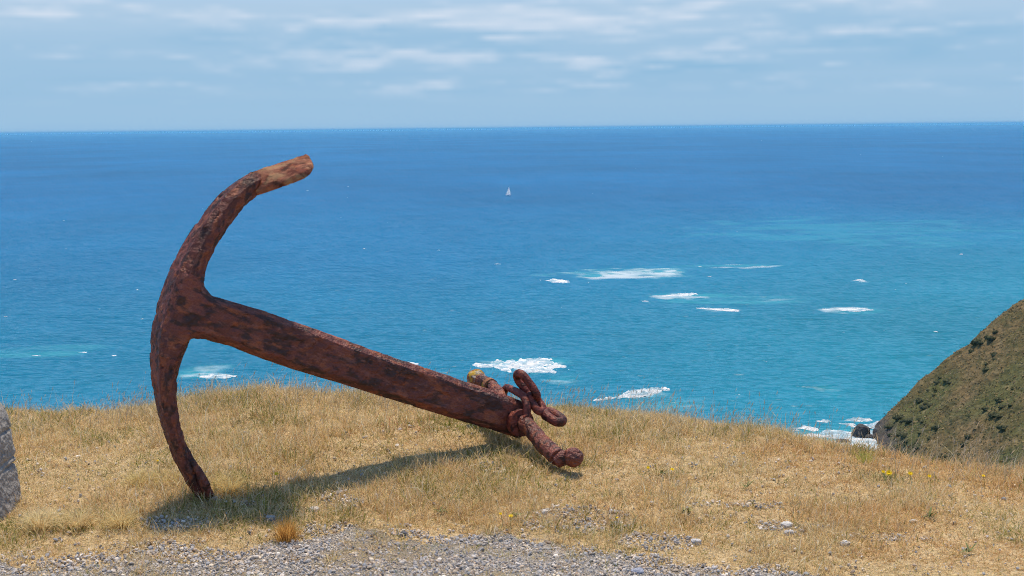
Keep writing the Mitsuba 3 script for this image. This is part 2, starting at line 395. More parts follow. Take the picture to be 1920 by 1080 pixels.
material('hill_scrub', tex(hill_color), 0.95, 0.1, lambda p, n, uv: fbm(p.x / 4, p.y / 4, p.z / 3, 4), 2.2, 0.2)
put('hillside', (np.stack([X, Y, Z], -1).reshape(-1, 3), hf), 'hill_scrub', smooth=True)
tag('hillside', 'steep olive brown hillside dropping to the sea at the right', 'hill', kind='structure')


def leaf_color(p, n, uv):
    return mix((0.044, 0.050, 0.026), (0.085, 0.088, 0.044), fbm(p.x * 1.1, p.y * 1.1, p.z * 1.1, 3))


material('shrub_leaf', tex(leaf_color), 0.9, 0.1)
material('scrub_blade', {'type': 'mesh_attribute', 'name': 'vertex_color'}, 0.9, 0.1)


def shrub_mesh(seed):
    r = np.random.default_rng(seed)
    vs, fs, o = [], [], 0
    ico = trimesh.creation.icosphere(2, 1.0)
    for b in range(5):
        v = np.array(ico.vertices)
        v = v * (0.6 + 0.8 * meshkit.fbm(v * 2.2 + 10 * b, 3, seed))[:, None] * r.uniform(0.35, 0.6)
        v = v * [1, 1, 0.75] + [r.normal(0, 0.38), r.normal(0, 0.38), r.uniform(0.1, 0.4)]
        vs.append(v); fs.append(np.array(ico.faces) + o); o += len(v)
    v, f = np.vstack(vs), np.vstack(fs)
    # leafy fringe of small faces
    a = v[r.integers(0, len(v), 260)]
    d = r.normal(0, 0.10, (260, 3, 3))
    lv = (a[:, None] * 1.04 + d).reshape(-1, 3)
    return np.vstack([v, lv]), np.vstack([f, np.arange(780).reshape(-1, 3) + len(v)])


shrubs = [mikit.ply(shrub_mesh(90 + i), 'shrub_leaf', smooth=True) for i in range(5)]
count = 0
tries = 0
while count < 70 and tries < 5000:
    tries += 1
    px, py = rng.uniform(1655, 1915), rng.uniform(585, 872)
    d = ray(px, py)
    t = np.linspace(385, 640, 900) / d[1]
    p = EYE + t[:, None] * d
    hit = np.nonzero(p[:, 2] < hill_z(p[:, 0], p[:, 1]))[0]
    if not len(hit) or p[hit[0], 2] < -127:
        continue
    q = p[hit[0]]
    if meshkit.noise(np.array([[q[0] / 16, q[1] / 16, q[2] / 10]]), 88)[0] < 0.47:
        continue
    s = rng.uniform(0.7, 1.1) if rng.random() < 0.4 else rng.uniform(1.1, 2.2)
    key = number('shrub', count)
    scene[key] = {**shrubs[count % 5], 'to_world': T().translate([float(q[0]), float(q[1]), float(hill_z(q[0], q[1]) - 0.2 * s)]).rotate([0, 0, 1], float(rng.uniform(0, 360))).scale([s * 1.25, s * 1.25, s])}
    edge_px = 1677 + (780 - py) * 1.135
    where = ('along the sloping skyline of the hillside' if px < edge_px + 38 else 'low on the hillside just above the golden grass' if py > 800 else
             'high on the hillside at the right edge' if py < 690 else 'in the middle of the hillside face')
    tag(key, ('small' if s < 1.1 else 'large') + ' dark green shrub ' + where, 'shrub', 'dark shrubs ' + where)
    count += 1

# tussock and scrub that cover the slope
rs = np.random.default_rng(77)
n = 16000
x, y = rs.uniform(100, 270, n), rs.uniform(430, 640, n)
z = hill_z(x, y)
ok = z > -126
x, y, z = x[ok], y[ok], z[ok]
n = len(x)
tone = meshkit.fbm(np.stack([x / 12, y / 18, z / 9], -1), 3, 78)
pal = 1.15 * np.array([[0.105, 0.100, 0.046], [0.20, 0.145, 0.070], [0.23, 0.175, 0.10], [0.145, 0.118, 0.052], [0.080, 0.076, 0.040]])
cl = pal[np.clip((tone * 7 - 1 + rs.normal(0, 0.9, n)).astype(int), 0, 4)] * rs.uniform(0.8, 1.25, (n, 1))
c0 = np.stack([x, y, z], 1)[:, None]
size = rs.uniform(0.2, 0.5, n)[:, None, None]
v = (c0 + np.array([0, 0, 0.15]) + rs.normal(0, 0.75, (n, 15, 3)) * [1, 1, 0.6] * size).reshape(-1, 3)
put('hill_tussock', (v, np.arange(n * 15).reshape(-1, 3)), 'scrub_blade', color=np.repeat(cl, 15, 0))
tag('hill_tussock', 'brown and olive tussock and low scrub covering the hillside', 'scrub', kind='stuff')

# rocks in the surf
def rock_mesh(seed, size, sub=4):
    m = trimesh.creation.icosphere(sub, 1.0)
    v = np.array(m.vertices)
    v = np.sign(v) * np.abs(v) ** 0.72
    v = v * (0.62 + 0.75 * meshkit.fbm(v * 1.4 + seed, 4, seed))[:, None] + 0.06 * (meshkit.fbm(v * 6, 3, seed + 1) - 0.5)[:, None]
    return v * size, np.array(m.faces)


material('dark_rock', tex(lambda p, n, uv: mix((0.028, 0.028, 0.032), (0.085, 0.08, 0.078), fbm(p.x, p.y, p.z, 4))), 0.7, 0.3, lambda p, n, uv: fbm(p.x * 2, p.y * 2, p.z * 2, 3), 0.4, 0.05)
for i, (px, py, s, lab) in enumerate([(1615, 820, (3.4, 3.0, 3.9), 'blocky dark sea rock standing in the white surf'), (1631, 824, (2.0, 2.0, 1.6), 'low dark rock at the right foot of the blocky sea rock'),
                                      (1655, 803, (1.8, 2.2, 1.5), 'small dark rock at the edge of the hillside above the surf'), (1648, 815, (2.4, 2.6, 2.0), 'dark shore rock where the hillside meets the surf'),
                                      (1580, 831, (2.6, 2.4, 1.2), 'low wet rock awash left of the blocky sea rock')]):
    m = at_z(px, py, SEA)
    v, f = rock_mesh(130 + i, np.array(s))
    key = put(number('sea_rock', i), (v + [m[0], m[1], SEA + 0.35 * s[2]], f), 'dark_rock', smooth=35)
    tag(key, lab, 'rock', 'rocks in the surf')

# ------------------------------------------------------------------ sailing boat
scene['sailcloth'] = {'type': 'principledthin', 'base_color': rgb(0.88, 0.89, 0.89), 'roughness': 0.6, 'spec_trans': 0.0, 'diff_trans': 0.9, 'eta': 1.3}
material('hull_paint', rgb(0.75, 0.76, 0.78), 0.4, 0.4)
material('spar_metal', rgb(0.45, 0.45, 0.46), 0.4, 0.5)
B = at_z(953, 366, SEA)
sec = []
for s in np.linspace(-1, 1, 13):
    wd = 1.7 * (1 - abs(s) ** 2.6 * (1.0 if s > 0 else 0.45))
    sec.append([[s * 5.5, wd * math.cos(t), 1.15 + 0.25 * s * s + min(0.0, 1.5 * math.sin(t))] for t in np.linspace(-PI, 0, 9)])
sec = np.array(sec)
hv = sec.reshape(-1, 3)
ff = []
for a in range(12):
    for b in range(8):
        q = a * 9 + b
        ff += [[q, q + 9, q + 10], [q, q + 10, q + 1]]
    ff += [[a * 9, a * 9 + 8, a * 9 + 17], [a * 9, a * 9 + 17, a * 9 + 9]]
rot = T().translate([float(B[0]), float(B[1]), SEA]).rotate([0, 0, 1], 20).rotate([1, 0, 0], 14)


def boat(part, mesh, mat, smooth=False):
    scene['sailboat__' + part] = mikit.ply(mesh, mat, smooth=smooth, to_world=rot)


boat('hull', (hv, np.array(ff)), 'hull_paint', 40)
mast = trimesh.creation.cylinder(0.11, 17, sections=8); mast.apply_translation([0.6, 0, 9.4])
boat('mast', mast, 'spar_metal', True)
boom = trimesh.creation.cylinder(0.09, 5.2, sections=8); boom.apply_transform(trimesh.transformations.rotation_matrix(PI / 2, [0, 1, 0])); boom.apply_translation([-2.0, 0, 2.6])
boat('boom', boom, 'spar_metal', True)


def sail(p0, p1, p2, belly):
    n = 12
    v, f = [], []
    for s in range(n + 1):
        for t in range(n + 1):
            a, b = s / n, t / n
            p = (np.array(p0) * (1 - b) + np.array(p1) * b) * (1 - a) + np.array(p2) * a
            v.append(p + [0, belly * math.sin(PI * b) * (1 - a) * math.sin(PI * min(1, a + 0.25)), 0])
    for s in range(n):
        for t in range(n):
            q = s * (n + 1) + t
            f += [[q, q + n + 1, q + n + 2], [q, q + n + 2, q + 1]]
    v = np.array(v)
    return np.vstack([v, v + [0, 0.04, 0]]), np.vstack([f, np.array(f)[:, ::-1] + len(v)])


boat('mainsail', sail((0.45, 0, 2.9), (-4.5, 0, 2.8), (0.45, 0, 17.6), 0.7), 'sailcloth', True)
boat('jib', sail((5.2, 0, 1.7), (0.9, 0.6, 2.4), (0.75, 0, 15.8), 0.6), 'sailcloth', True)
tag('sailboat', 'small white sailing yacht far out on the open blue sea', 'sailboat')

# ------------------------------------------------------------------ the ground sheets
gx = np.unique(np.concatenate([np.linspace(-150, -10, 40), np.linspace(-10, -3.4, 30), np.linspace(-3.4, 3.4, 230), np.linspace(3.4, 10, 30), np.linspace(10, 150, 40)]))
gy = np.unique(np.concatenate([np.linspace(-140, 0, 40), np.linspace(0, 4.3, 30), np.linspace(4.3, 8.3, 170), np.linspace(8.3, 14, 40), np.linspace(14, 140, 50)]))
X, Y = np.meshgrid(gx, gy, indexing='ij')
Z = ground_z(X, Y)
nY = len(gy)
i, j = np.meshgrid(np.arange(len(gx) - 1), np.arange(nY - 1), indexing='ij')
k = (i * nY + j).ravel()
gf = np.vstack([np.stack([k, k + nY, k + nY + 1], 1), np.stack([k, k + nY + 1, k + 1], 1)])
put('ground', (np.stack([X, Y, Z], -1).reshape(-1, 3), gf), 'soil', smooth=True)
tag('ground', 'dry straw covered headland ground under the anchor', 'ground', kind='structure')
# gravel track in front: a sheet a little above the soil, with a ragged upper edge
nx_, ny_ = 420, 130
tx = np.linspace(-4.5, 4.5, nx_)
ey = np.interp(tx, EDGE_X, EDGE_Y)
_q = np.stack([tx, tx * 0, tx * 0], -1)
ey = ey + 0.16 * (meshkit.fbm(_q * 3, 3, 41) - 0.5) + 0.20 * (meshkit.fbm(_q * 13, 3, 42) - 0.5) + 0.05
v = np.array([[x, y, 0] for x, e in zip(tx, ey) for y in np.linspace(1.5, e - 0.10, ny_)])
v[:, 2] = ground_z(v[:, 0], v[:, 1]) + 0.005
i, j = np.meshgrid(np.arange(nx_ - 1), np.arange(ny_ - 1), indexing='ij')
k = (i * ny_ + j).ravel()
put('gravel_track', (v, np.vstack([np.stack([k, k + ny_, k + ny_ + 1], 1), np.stack([k, k + ny_ + 1, k + 1], 1)])), 'grit', smooth=True)
tag('gravel_track', 'grey gravel track along the bottom edge in front of the grass', 'gravel track', kind='structure')

# loose stones of the gravel
rg = np.random.default_rng(21)


def stone_shapes(n, seed, sub=1):
    out = []
    for i in range(n):
        m = trimesh.creation.icosphere(sub, 1.0)
        v = np.array(m.vertices)
        r = np.random.default_rng(seed + i)
        for _ in range(5):
            nn = r.normal(size=3); nn /= np.linalg.norm(nn)
            h = r.uniform(0.45, 0.8)
            dd = v @ nn
            v = v - np.maximum(dd - h, 0)[:, None] * nn
        out.append((v * r.uniform([0.8, 0.6, 0.45], [1.2, 1.0, 0.75]), np.array(m.faces)))
    return out


def rotations(n, r, tilt=0.5):
    a, b, c = r.uniform(0, 2 * PI, n), r.normal(0, tilt, n), r.normal(0, tilt, n)
    ca, sa, cb, sb, cc, sc = np.cos(a), np.sin(a), np.cos(b), np.sin(b), np.cos(c), np.sin(c)
    Z = np.zeros(n); O = np.ones(n)
    Rz = np.stack([ca, -sa, Z, sa, ca, Z, Z, Z, O], 1).reshape(-1, 3, 3)
    Rx = np.stack([O, Z, Z, Z, cb, -sb, Z, sb, cb], 1).reshape(-1, 3, 3)
    Ry = np.stack([cc, Z, sc, Z, O, Z, -sc, Z, cc], 1).reshape(-1, 3, 3)
    return Rz @ Rx @ Ry


STONE_TONES = np.array([[0.34, 0.34, 0.35], [0.27, 0.28, 0.30], [0.44, 0.42, 0.40], [0.40, 0.35, 0.29], [0.16, 0.16, 0.17], [0.58, 0.56, 0.53], [0.33, 0.27, 0.22], [0.24, 0.26, 0.29], [0.48, 0.44, 0.37]])
N = 190000
y = rg.uniform(4.35, 6.6, N)
x = rg.uniform(-1, 1, N) * (0.375 * y + 0.45)
g = gravel_amount(x, y)
keep = rg.random(N) < np.where(g > 0.10, 0.10 + 0.9 * g, 0.03)
x, y, g = x[keep], y[keep], g[keep]
sz = np.clip(rg.lognormal(math.log(0.0042), 0.45, len(x)), 0.002, 0.0112)
shapes = stone_shapes(8, 300, 1)
low = stone_shapes(8, 300, 0)
vs, fs, cs, o = [], [], [], 0
for kx in range(16):
    sel = np.arange(len(x)) % 8 == kx % 8
    bigger = sz > 0.0068
    sel &= bigger if kx < 8 else ~bigger
    sv_, sf_ = (shapes if kx < 8 else low)[kx % 8]
    n = sel.sum()
    Rm = rotations(n, rg)
    v = np.einsum('nij,kj->nki', Rm, sv_) * sz[sel][:, None, None]
    base = np.stack([x[sel], y[sel], ground_z(x[sel], y[sel]) + 0.005 + sz[sel] * rg.uniform(0.05, 0.5, n)], 1)
    v = v + base[:, None]
    col = STONE_TONES[rg.choice(len(STONE_TONES), n, p=[.22, .14, .15, .12, .08, .06, .08, .07, .08])] * rg.uniform(0.95, 1.4, (n, 1)) * [1.08, 1.0, 0.90]
    vs.append(v.reshape(-1, 3)); fs.append((sf_[None] + (np.arange(n) * len(sv_))[:, None, None]).reshape(-1, 3) + o)
    cs.append(np.repeat(col, len(sv_), 0)); o += n * len(sv_)
put('gravel', (np.vstack(vs), np.vstack(fs)), 'pebble', color=np.vstack(cs))
tag('gravel', 'loose grey and tan gravel chips strewn over the track', 'gravel', kind='stuff')

# larger stones lying about
BIG = [(1475, 988, 0.030, (0.55, 0.53, 0.50), 'pale stone in the dry grass, right of centre'), (1022, 962, 0.018, (0.6, 0.58, 0.55), 'small whitish stone among the gravel below the stock ball'), (1480, 1002, 0.024, (0.42, 0.41, 0.40), 'grey stone just in front of the pale stone'),
       (1305, 1020, 0.026, (0.45, 0.44, 0.43), 'grey stone half sunk in grass near the lower middle'), (1585, 1022, 0.024, (0.5, 0.48, 0.45), 'light grey stone on the right, in the grass above the gravel'), (545, 901, 0.017, (0.58, 0.52, 0.48), 'pinkish pale stone beside the yellow flower left of centre'),
       (588, 958, 0.026, (0.50, 0.46, 0.41), 'tan stone at the top of the gravel near the orange tuft'), (508, 975, 0.024, (0.3, 0.31, 0.32), 'dark grey stone left of the orange tuft'), (757, 1003, 0.018, (0.10, 0.10, 0.11), 'near black stone in the middle of the gravel'),
       (1195, 1075, 0.026, (0.28, 0.30, 0.36), 'bluish stone at the bottom edge right of centre'), (400, 938, 0.022, (0.5, 0.45, 0.42), 'pale clod at the buried tip of the lower palm'), (1712, 980, 0.018, (0.5, 0.47, 0.42), 'pale stone far right in the grass')]
for i, (px, py, s, col, lab) in enumerate(BIG):
    p = on_ground(px, py)
    v, f = rock_mesh(500 + i, np.array([s * 0.8, s * 0.68, s * 0.45]), 3)
    material(f'stone_tone_{i}', rgb(*col), 0.9, 0.2, lambda p, n, uv: fbm(p.x * 120, p.y * 120, p.z * 120, 3), 0.004, 0.001) if i == 0 else None
    cl = np.clip(np.array(col) * (0.75 + 0.5 * meshkit.fbm(v * 160, 3, 9))[:, None], 0, 1)
    key = put(number('stone', i), (v + p + [0, 0, 0.25 * s], f), 'pebble', smooth=True, color=cl)
    tag(key, lab, 'stone', 'larger stones lying on the ground')
del scene['stone_tone_0']

# ------------------------------------------------------------------ grass
STRAW = np.array([1.34, 1.48, 1.85]) * np.array([[0.56, 0.40, 0.17], [0.64, 0.48, 0.24], [0.46, 0.30, 0.115], [0.60, 0.41, 0.16], [0.42, 0.35, 0.12], [0.50, 0.30, 0.13], [0.70, 0.57, 0.34]])


def blades(x, y, length, width, lean, lean_dir, col, curve, r, foot=0.84):
    """Bent tapered strips, three triangles each."""
    n = len(x)
    base = np.stack([x, y, ground_z(x, y) - 0.004], 1)
    d = np.stack([np.cos(lean_dir), np.sin(lean_dir), np.zeros(n)], 1)
    up = np.array([0, 0, 1.0])
    a = r.uniform(0, 2 * PI, n)
    side = np.stack([np.cos(a), np.sin(a), r.normal(0, 0.25, n)], 1) * (width / 2)[:, None]
    m = base + (length * 0.55)[:, None] * (np.cos(lean)[:, None] * up + np.sin(lean)[:, None] * d)
    l2 = np.minimum(lean + curve, 1.9)
    t = m + (length * 0.45)[:, None] * (np.cos(l2)[:, None] * up + np.sin(l2)[:, None] * d)
    v = np.stack([base - side, base + side, m - side * 0.8, m + side * 0.8, t], 1).reshape(-1, 3)
    q = (np.arange(n) * 5)[:, None, None]
    f = (np.array([[0, 1, 3], [0, 3, 2], [2, 3, 4]])[None] + q).reshape(-1, 3)
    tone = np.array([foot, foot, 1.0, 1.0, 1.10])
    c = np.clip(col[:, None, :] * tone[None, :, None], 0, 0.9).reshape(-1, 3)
    return v, f, c


def join(parts):
    o, vs, fs, cs = 0, [], [], []
    for v, f, c in parts:
        vs.append(v); fs.append(f + o); cs.append(c); o += len(v)
    return (np.vstack(vs), np.vstack(fs)), np.vstack(cs)


GREEN = [((880, 800), 0.30, 0.14, 0.75), ((1050, 870), 0.25, 0.10, 0.5), ((440, 905), 0.2, 0.1, 0.3), ((1240, 890), 0.2, 0.07, 0.35), ((60, 990), 0.3, 0.09, 0.6), ((1680, 900), 0.25, 0.08, 0.4), ((1395, 985), 0.2, 0.08, 0.3),
         ((250, 880), 0.35, 0.09, 0.4), ((200, 985), 0.3, 0.06, 0.5), ((1100, 1000), 0.25, 0.06, 0.4), ((1150, 820), 0.25, 0.15, 0.35), ((1610, 850), 0.1, 0.1, 0.5), ((600, 870), 0.4, 0.12, 0.2)]
GREEN = [(on_ground(*c), a, b, s) for c, a, b, s in GREEN]


SORREL = on_ground(778, 806)


def green_amount(x, y):
    p = np.stack([x, y, x * 0], -1)
    m = 0.03 + 0.30 * smooth01(0.48, 0.70, meshkit.fbm(p * 2.6, 3, 61))
    for c, a, b, s in GREEN:
        m = np.maximum(m, s * np.exp(-((x - c[0]) / a) ** 2 - ((y - c[1]) / b) ** 2))
    return m


def grass_color(x, y, tone_seed, r):
    n = len(x)
    p = np.stack([x, y, x * 0], -1)
    zone = meshkit.fbm(p * 2.2, 3, 62)
    c = STRAW[r.choice(7, n, p=[.22, .20, .14, .18, .10, .08, .08])]
    c = c * (0.74 + 0.42 * tone_seed)[:, None]
    red = (0.25 + 0.5 * smooth01(0.0, 1.6, x)) * smooth01(0.45, 0.65, zone)
    c = c * (1 - red[:, None] * np.array([0.02, 0.15, 0.26]))
    sorrel = r.random(n) < 0.5 * np.exp(-((x - SORREL[0]) / 0.13) ** 2 - ((y - SORREL[1]) / 0.07) ** 2)
    c = np.where(sorrel[:, None], np.array([0.42, 0.16, 0.07]) * r.uniform(0.7, 1.3, (n, 1)), c)
    g = green_amount(x, y)
    isg = r.random(n) < g
    c = np.where(isg[:, None], np.array([0.24, 0.255, 0.055]) * r.uniform(0.6, 1.35, (n, 1)), c)
    return c


r = np.random.default_rng(5)
parts = []
# clumps
NC = 25000
y = 4.5 + 3.4 * r.random(NC)
x = r.uniform(-1, 1, NC) * (0.375 * y + 0.4)
yc = np.interp(x, CREST_X, CREST_Y)
g = gravel_amount(x, y)
ok = (r.random(NC) < 1 - 0.96 * g ** 0.8) & (y < yc + 0.55)
x, y = x[ok], y[ok]
per = 12
tall = 0.55 + 0.9 * smooth01(0.35, 0.7, meshkit.fbm(np.stack([x, y, x * 0], -1) * 3.1, 3, 63)) + 0.30 * smooth01(6.2, 7.0, y) + 0.35 * smooth01(1.0, 2.0, x) * smooth01(5.6, 6.3, y)
tall *= smooth01(4.5, 5.6, y) * 0.5 + 0.5
cx, cy, tl = np.repeat(x, per), np.repeat(y, per), np.repeat(tall, per)
tone = np.repeat(r.random(len(x)), per) * 0.55 + r.random(len(cx)) * 0.45
dirs = r.uniform(0, 2 * PI, len(cx))
rad = np.abs(r.normal(0, 0.016, len(cx)))
bx, by = cx + rad * np.cos(dirs), cy + rad * np.sin(dirs)
ln = np.clip(r.lognormal(math.log(0.040), 0.38, len(cx)), 0.015, 0.12) * tl
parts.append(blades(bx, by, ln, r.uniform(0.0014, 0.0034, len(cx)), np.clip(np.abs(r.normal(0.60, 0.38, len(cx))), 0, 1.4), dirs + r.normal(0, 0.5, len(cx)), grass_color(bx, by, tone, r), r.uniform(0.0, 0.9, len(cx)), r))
# matted thatch lying almost flat
NT = 170000
y = 4.45 + 3.2 * r.random(NT)
x = r.uniform(-1, 1, NT) * (0.375 * y + 0.4)
ok = (r.random(NT) < 1 - 0.94 * gravel_amount(x, y)) & (y < np.interp(x, CREST_X, CREST_Y) + 0.4)
x, y = x[ok], y[ok]
n = len(x)
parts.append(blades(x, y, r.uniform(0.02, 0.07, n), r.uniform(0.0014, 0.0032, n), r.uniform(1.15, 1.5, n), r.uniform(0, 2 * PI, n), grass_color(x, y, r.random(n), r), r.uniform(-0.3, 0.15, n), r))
(mesh_, col_) = join(parts)
put('dry_grass', mesh_, 'blade', color=col_)
tag('dry_grass', 'short golden dry grass covering the headland', 'grass', kind='stuff')

# thin flowering stalks along the crest
NS = 3400
x = r.uniform(-2.9, 2.75, NS)
yc = np.interp(x, CREST_X, CREST_Y)
y = yc + r.normal(-0.05, 0.22, NS)
dens = smooth01(0.35, 0.6, meshkit.fbm(np.stack([x * 2.2, y * 2, x * 0], -1), 3, 64))
ok = r.random(NS) < 0.25 + 0.75 * dens
x, y = x[ok], y[ok]
n = len(x)
ln = np.clip(r.lognormal(math.log(0.095), 0.33, n), 0.05, 0.21) * (1 + 0.35 * smooth01(0.8, 1.8, x))
wind = r.normal(0.25, 0.9, n)
lean = np.abs(r.normal(0.22, 0.16, n))
col = np.array([0.60, 0.50, 0.33]) * r.uniform(0.7, 1.2, (n, 1))
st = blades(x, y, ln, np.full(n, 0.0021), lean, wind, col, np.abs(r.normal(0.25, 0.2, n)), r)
tip = st[0].reshape(n, 5, 3)[:, 4]
mid = st[0].reshape(n, 5, 3)[:, 2:4].mean(1)
ax = (tip - mid) / np.linalg.norm(tip - mid, axis=1, keepdims=True)
hl = r.uniform(0.015, 0.04, n)
a = r.uniform(0, 2 * PI, n)
s1 = np.stack([np.cos(a), np.sin(a), 0 * a], 1) * r.uniform(0.001, 0.0024, n)[:, None]
s2 = np.cross(ax, s1)
b0 = tip - ax * (hl * 0.6)[:, None]
e0 = tip + ax * (hl * 0.5)[:, None]
hv = np.stack([b0, tip + s1, tip + s2, tip - s1, tip - s2, e0], 1).reshape(-1, 3)
hf_ = (np.array([[0, 1, 2], [0, 2, 3], [0, 3, 4], [0, 4, 1], [5, 2, 1], [5, 3, 2], [5, 4, 3], [5, 1, 4]])[None] + (np.arange(n) * 6)[:, None, None]).reshape(-1, 3)
hc = np.repeat(np.array([0.68, 0.60, 0.46]) * r.uniform(0.75, 1.2, (n, 1)), 6, 0)
(mesh_, col_) = join([st, (hv, hf_, hc)])
put('seeding_grass', mesh_, 'blade', color=np.clip(col_, 0, 0.9))
tag('seeding_grass', 'thin pale seed stalks standing along the crest against the sea', 'grass', kind='stuff')

# single tufts
TUFTS = [(537, 1015, 0.10, 420, (0.58, 0.34, 0.10), 'orange gold grass tuft standing alone in the gravel', 0.10), (432, 922, 0.11, 700, (0.72, 0.58, 0.28), 'pale straw tuft beside the lower palm tip', 0.6), (75, 992, 0.12, 800, (0.76, 0.62, 0.36), 'largest pale drooping tuft next to the standing stone', 0.5),
         (150, 988, 0.10, 600, (0.72, 0.58, 0.32), 'pale drooping tuft second to the right of the standing stone', 0.5), (225, 985, 0.10, 600, (0.72, 0.58, 0.30), 'pale drooping tuft third to the right of the standing stone', 0.55), (265, 905, 0.08, 500, (0.66, 0.55, 0.26), 'soft pale tuft left of the lower arm', 0.55),
         (310, 905, 0.08, 450, (0.66, 0.55, 0.26), 'soft pale tuft touching the left side of the lower arm', 0.55), (550, 1052, 0.035, 160, (0.46, 0.30, 0.12), 'tiny brown tuft in the gravel below the orange tuft', 0.5), (1620, 868, 0.085, 130, (0.42, 0.42, 0.10), 'yellow green tuft on the crest below the sea rock', 0.25)]
for i, (px, py, ln0, n, col, lab, spread) in enumerate(TUFTS):
    p = on_ground(px, py)
    rt = np.random.default_rng(800 + i)
    dirs = rt.uniform(0, 2 * PI, n)
    rad = np.abs(rt.normal(0, 0.016 + 0.02 * spread, n))
    ln = ln0 * rt.uniform(0.5, 1.1, n)
    c = np.array(col) * 1.15 * rt.uniform(0.75, 1.2, (n, 1))
    b = blades(p[0] + rad * np.cos(dirs), p[1] + rad * np.sin(dirs), ln, rt.uniform(0.0012, 0.0026, n), np.clip(np.abs(rt.normal(spread * 1.3, 0.30, n)), 0, 1.45), dirs + rt.normal(0, 0.35, n) + (0.0), c, rt.uniform(0.2, 1.1, n) * (0.4 + spread), rt, 0.95)
    key = put(number('grass_tuft', i), (b[0], b[1]), 'blade', color=np.clip(b[2], 0, 0.9))
    tag(key, lab, 'grass tuft', 'grass tufts')

# low green weeds
WEEDS = [(1245, 893, 0.06, 'dark green weed under the two yellow flowers right of the stock'), (1660, 902, 0.07, 'green weed below the yellow flower group at the right'), (1400, 918, 0.055, 'flat grey green weed in the grass right of centre'), (1745, 976, 0.07, 'flat green weed at the far right in the dry grass'),
         (1288, 966, 0.06, 'upright green weed in the grass above the lower middle'), (968, 974, 0.055, 'green weed with yellow flowers at the gravel edge'), (826, 966, 0.055, 'bright green weed at the gravel edge left of centre'), (1816, 1040, 0.055, 'green weed at the lower right corner')]
material('weed_leaf', tex(lambda p, n, uv: mix((0.12, 0.14, 0.04), (0.22, 0.22, 0.075), fbm(p.x * 60, p.y * 60, p.z * 60, 2))), 0.7, 0.3)


def leaf_mesh(L, W, lift, droop):
    s = np.linspace(0, 1, 6)
    wd = W * np.sin(PI * (0.08 + 0.92 * s) ** 0.8) * (1 - 0.1 * s)
    z = lift * L * s - droop * L * s * s
    c = np.stack([L * s * 0.95, 0 * s, z], 1)
    l, r_ = c + np.stack([0 * s, wd, 0.25 * wd], 1), c + np.stack([0 * s, -wd, 0.25 * wd], 1)
    v = np.vstack([c, l, r_])
    f = []
    for k in range(5):
        f += [[k, k + 1, 7 + k], [k, 7 + k, 6 + k], [k, 13 + k, k + 1], [k, 12 + k, 13 + k]]
    return v, np.array(f)


leaf_ply = [mikit.ply(leaf_mesh(1.0, 0.10, li, dp), 'weed_leaf', smooth=True) for li, dp in ((0.5, 0.5), (0.8, 0.6), (1.3, 0.5))]
for i, (px, py, s, lab) in enumerate(WEEDS):
    p = on_ground(px, py)
    rt = np.random.default_rng(900 + i)
    key = number('weed', i)
    for k in range(14):
        sc = s * rt.uniform(0.35, 0.75)
        scene[f'{key}__' + number('leaf', k)] = {**leaf_ply[rt.integers(3)], 'to_world': T().translate([float(p[0] + rt.normal(0, 0.006)), float(p[1] + rt.normal(0, 0.006)), float(p[2] + 0.012)]).rotate([0, 0, 1], float(k * 137.5 + rt.uniform(-20, 20))).scale(float(sc))}
    tag(key, lab, 'weed', 'low green weeds')

# yellow flowers
material('petal', rgb(0.82, 0.58, 0.012), 0.7, 0.2)
material('flower_stem', rgb(0.16, 0.17, 0.06), 0.7, 0.2)
material('flower_heart', rgb(0.62, 0.36, 0.01), 0.8, 0.2)
FLOWERS = [(527, 888, 1.0, 'single yellow flower left of centre in the dry grass'), (1220, 877, 0.8, 'left of the two small yellow flowers right of the stock'), (1257, 880, 0.9, 'right of the two small yellow flowers right of the stock'), (1661, 884, 0.9, 'leftmost yellow flower of the group on the right'),
           (1674, 888, 1.4, 'largest yellow flower of the group on the right'), (1710, 887, 1.1, 'yellow flower in the middle of the row on the right'), (1746, 891, 0.9, 'yellow flower at the right end of the group of four on the right'), (1847, 891, 0.8, 'lone yellow flower near the right edge'),
           (958, 970, 0.9, 'yellow flower over the green weed at the gravel edge'), (944, 967, 0.6, 'tiny yellow flower beside the green weed at the gravel edge'), (1155, 971, 0.5, 'tiny faded yellow flower in the grass below the stock ball'), (300, 862, 0.5, 'tiny yellow flower just left of the lower arm')]
ray_petal = leaf_mesh(1.0, 0.16, 0.35, 0.1)
pv, pf, o = [], [], 0
for ringi, (cnt, ln, tilt) in enumerate(((14, 1.0, 0.0), (12, 0.72, 0.45))):
    for k in range(cnt):
        a = 2 * PI * (k + 0.5 * ringi) / cnt
        R3 = trimesh.transformations.rotation_matrix(a, [0, 0, 1])[:3, :3] @ trimesh.transformations.rotation_matrix(-tilt, [0, 1, 0])[:3, :3]
        pv.append((ray_petal[0] * ln) @ R3.T); pf.append(ray_petal[1] + o); o += len(ray_petal[0])
petals = mikit.ply((np.vstack(pv), np.vstack(pf)), 'petal', smooth=True)
hm = trimesh.creation.icosphere(2, 0.3); hm.apply_scale([1, 1, 0.6])
heart = mikit.ply(hm, 'flower_heart', smooth=True)
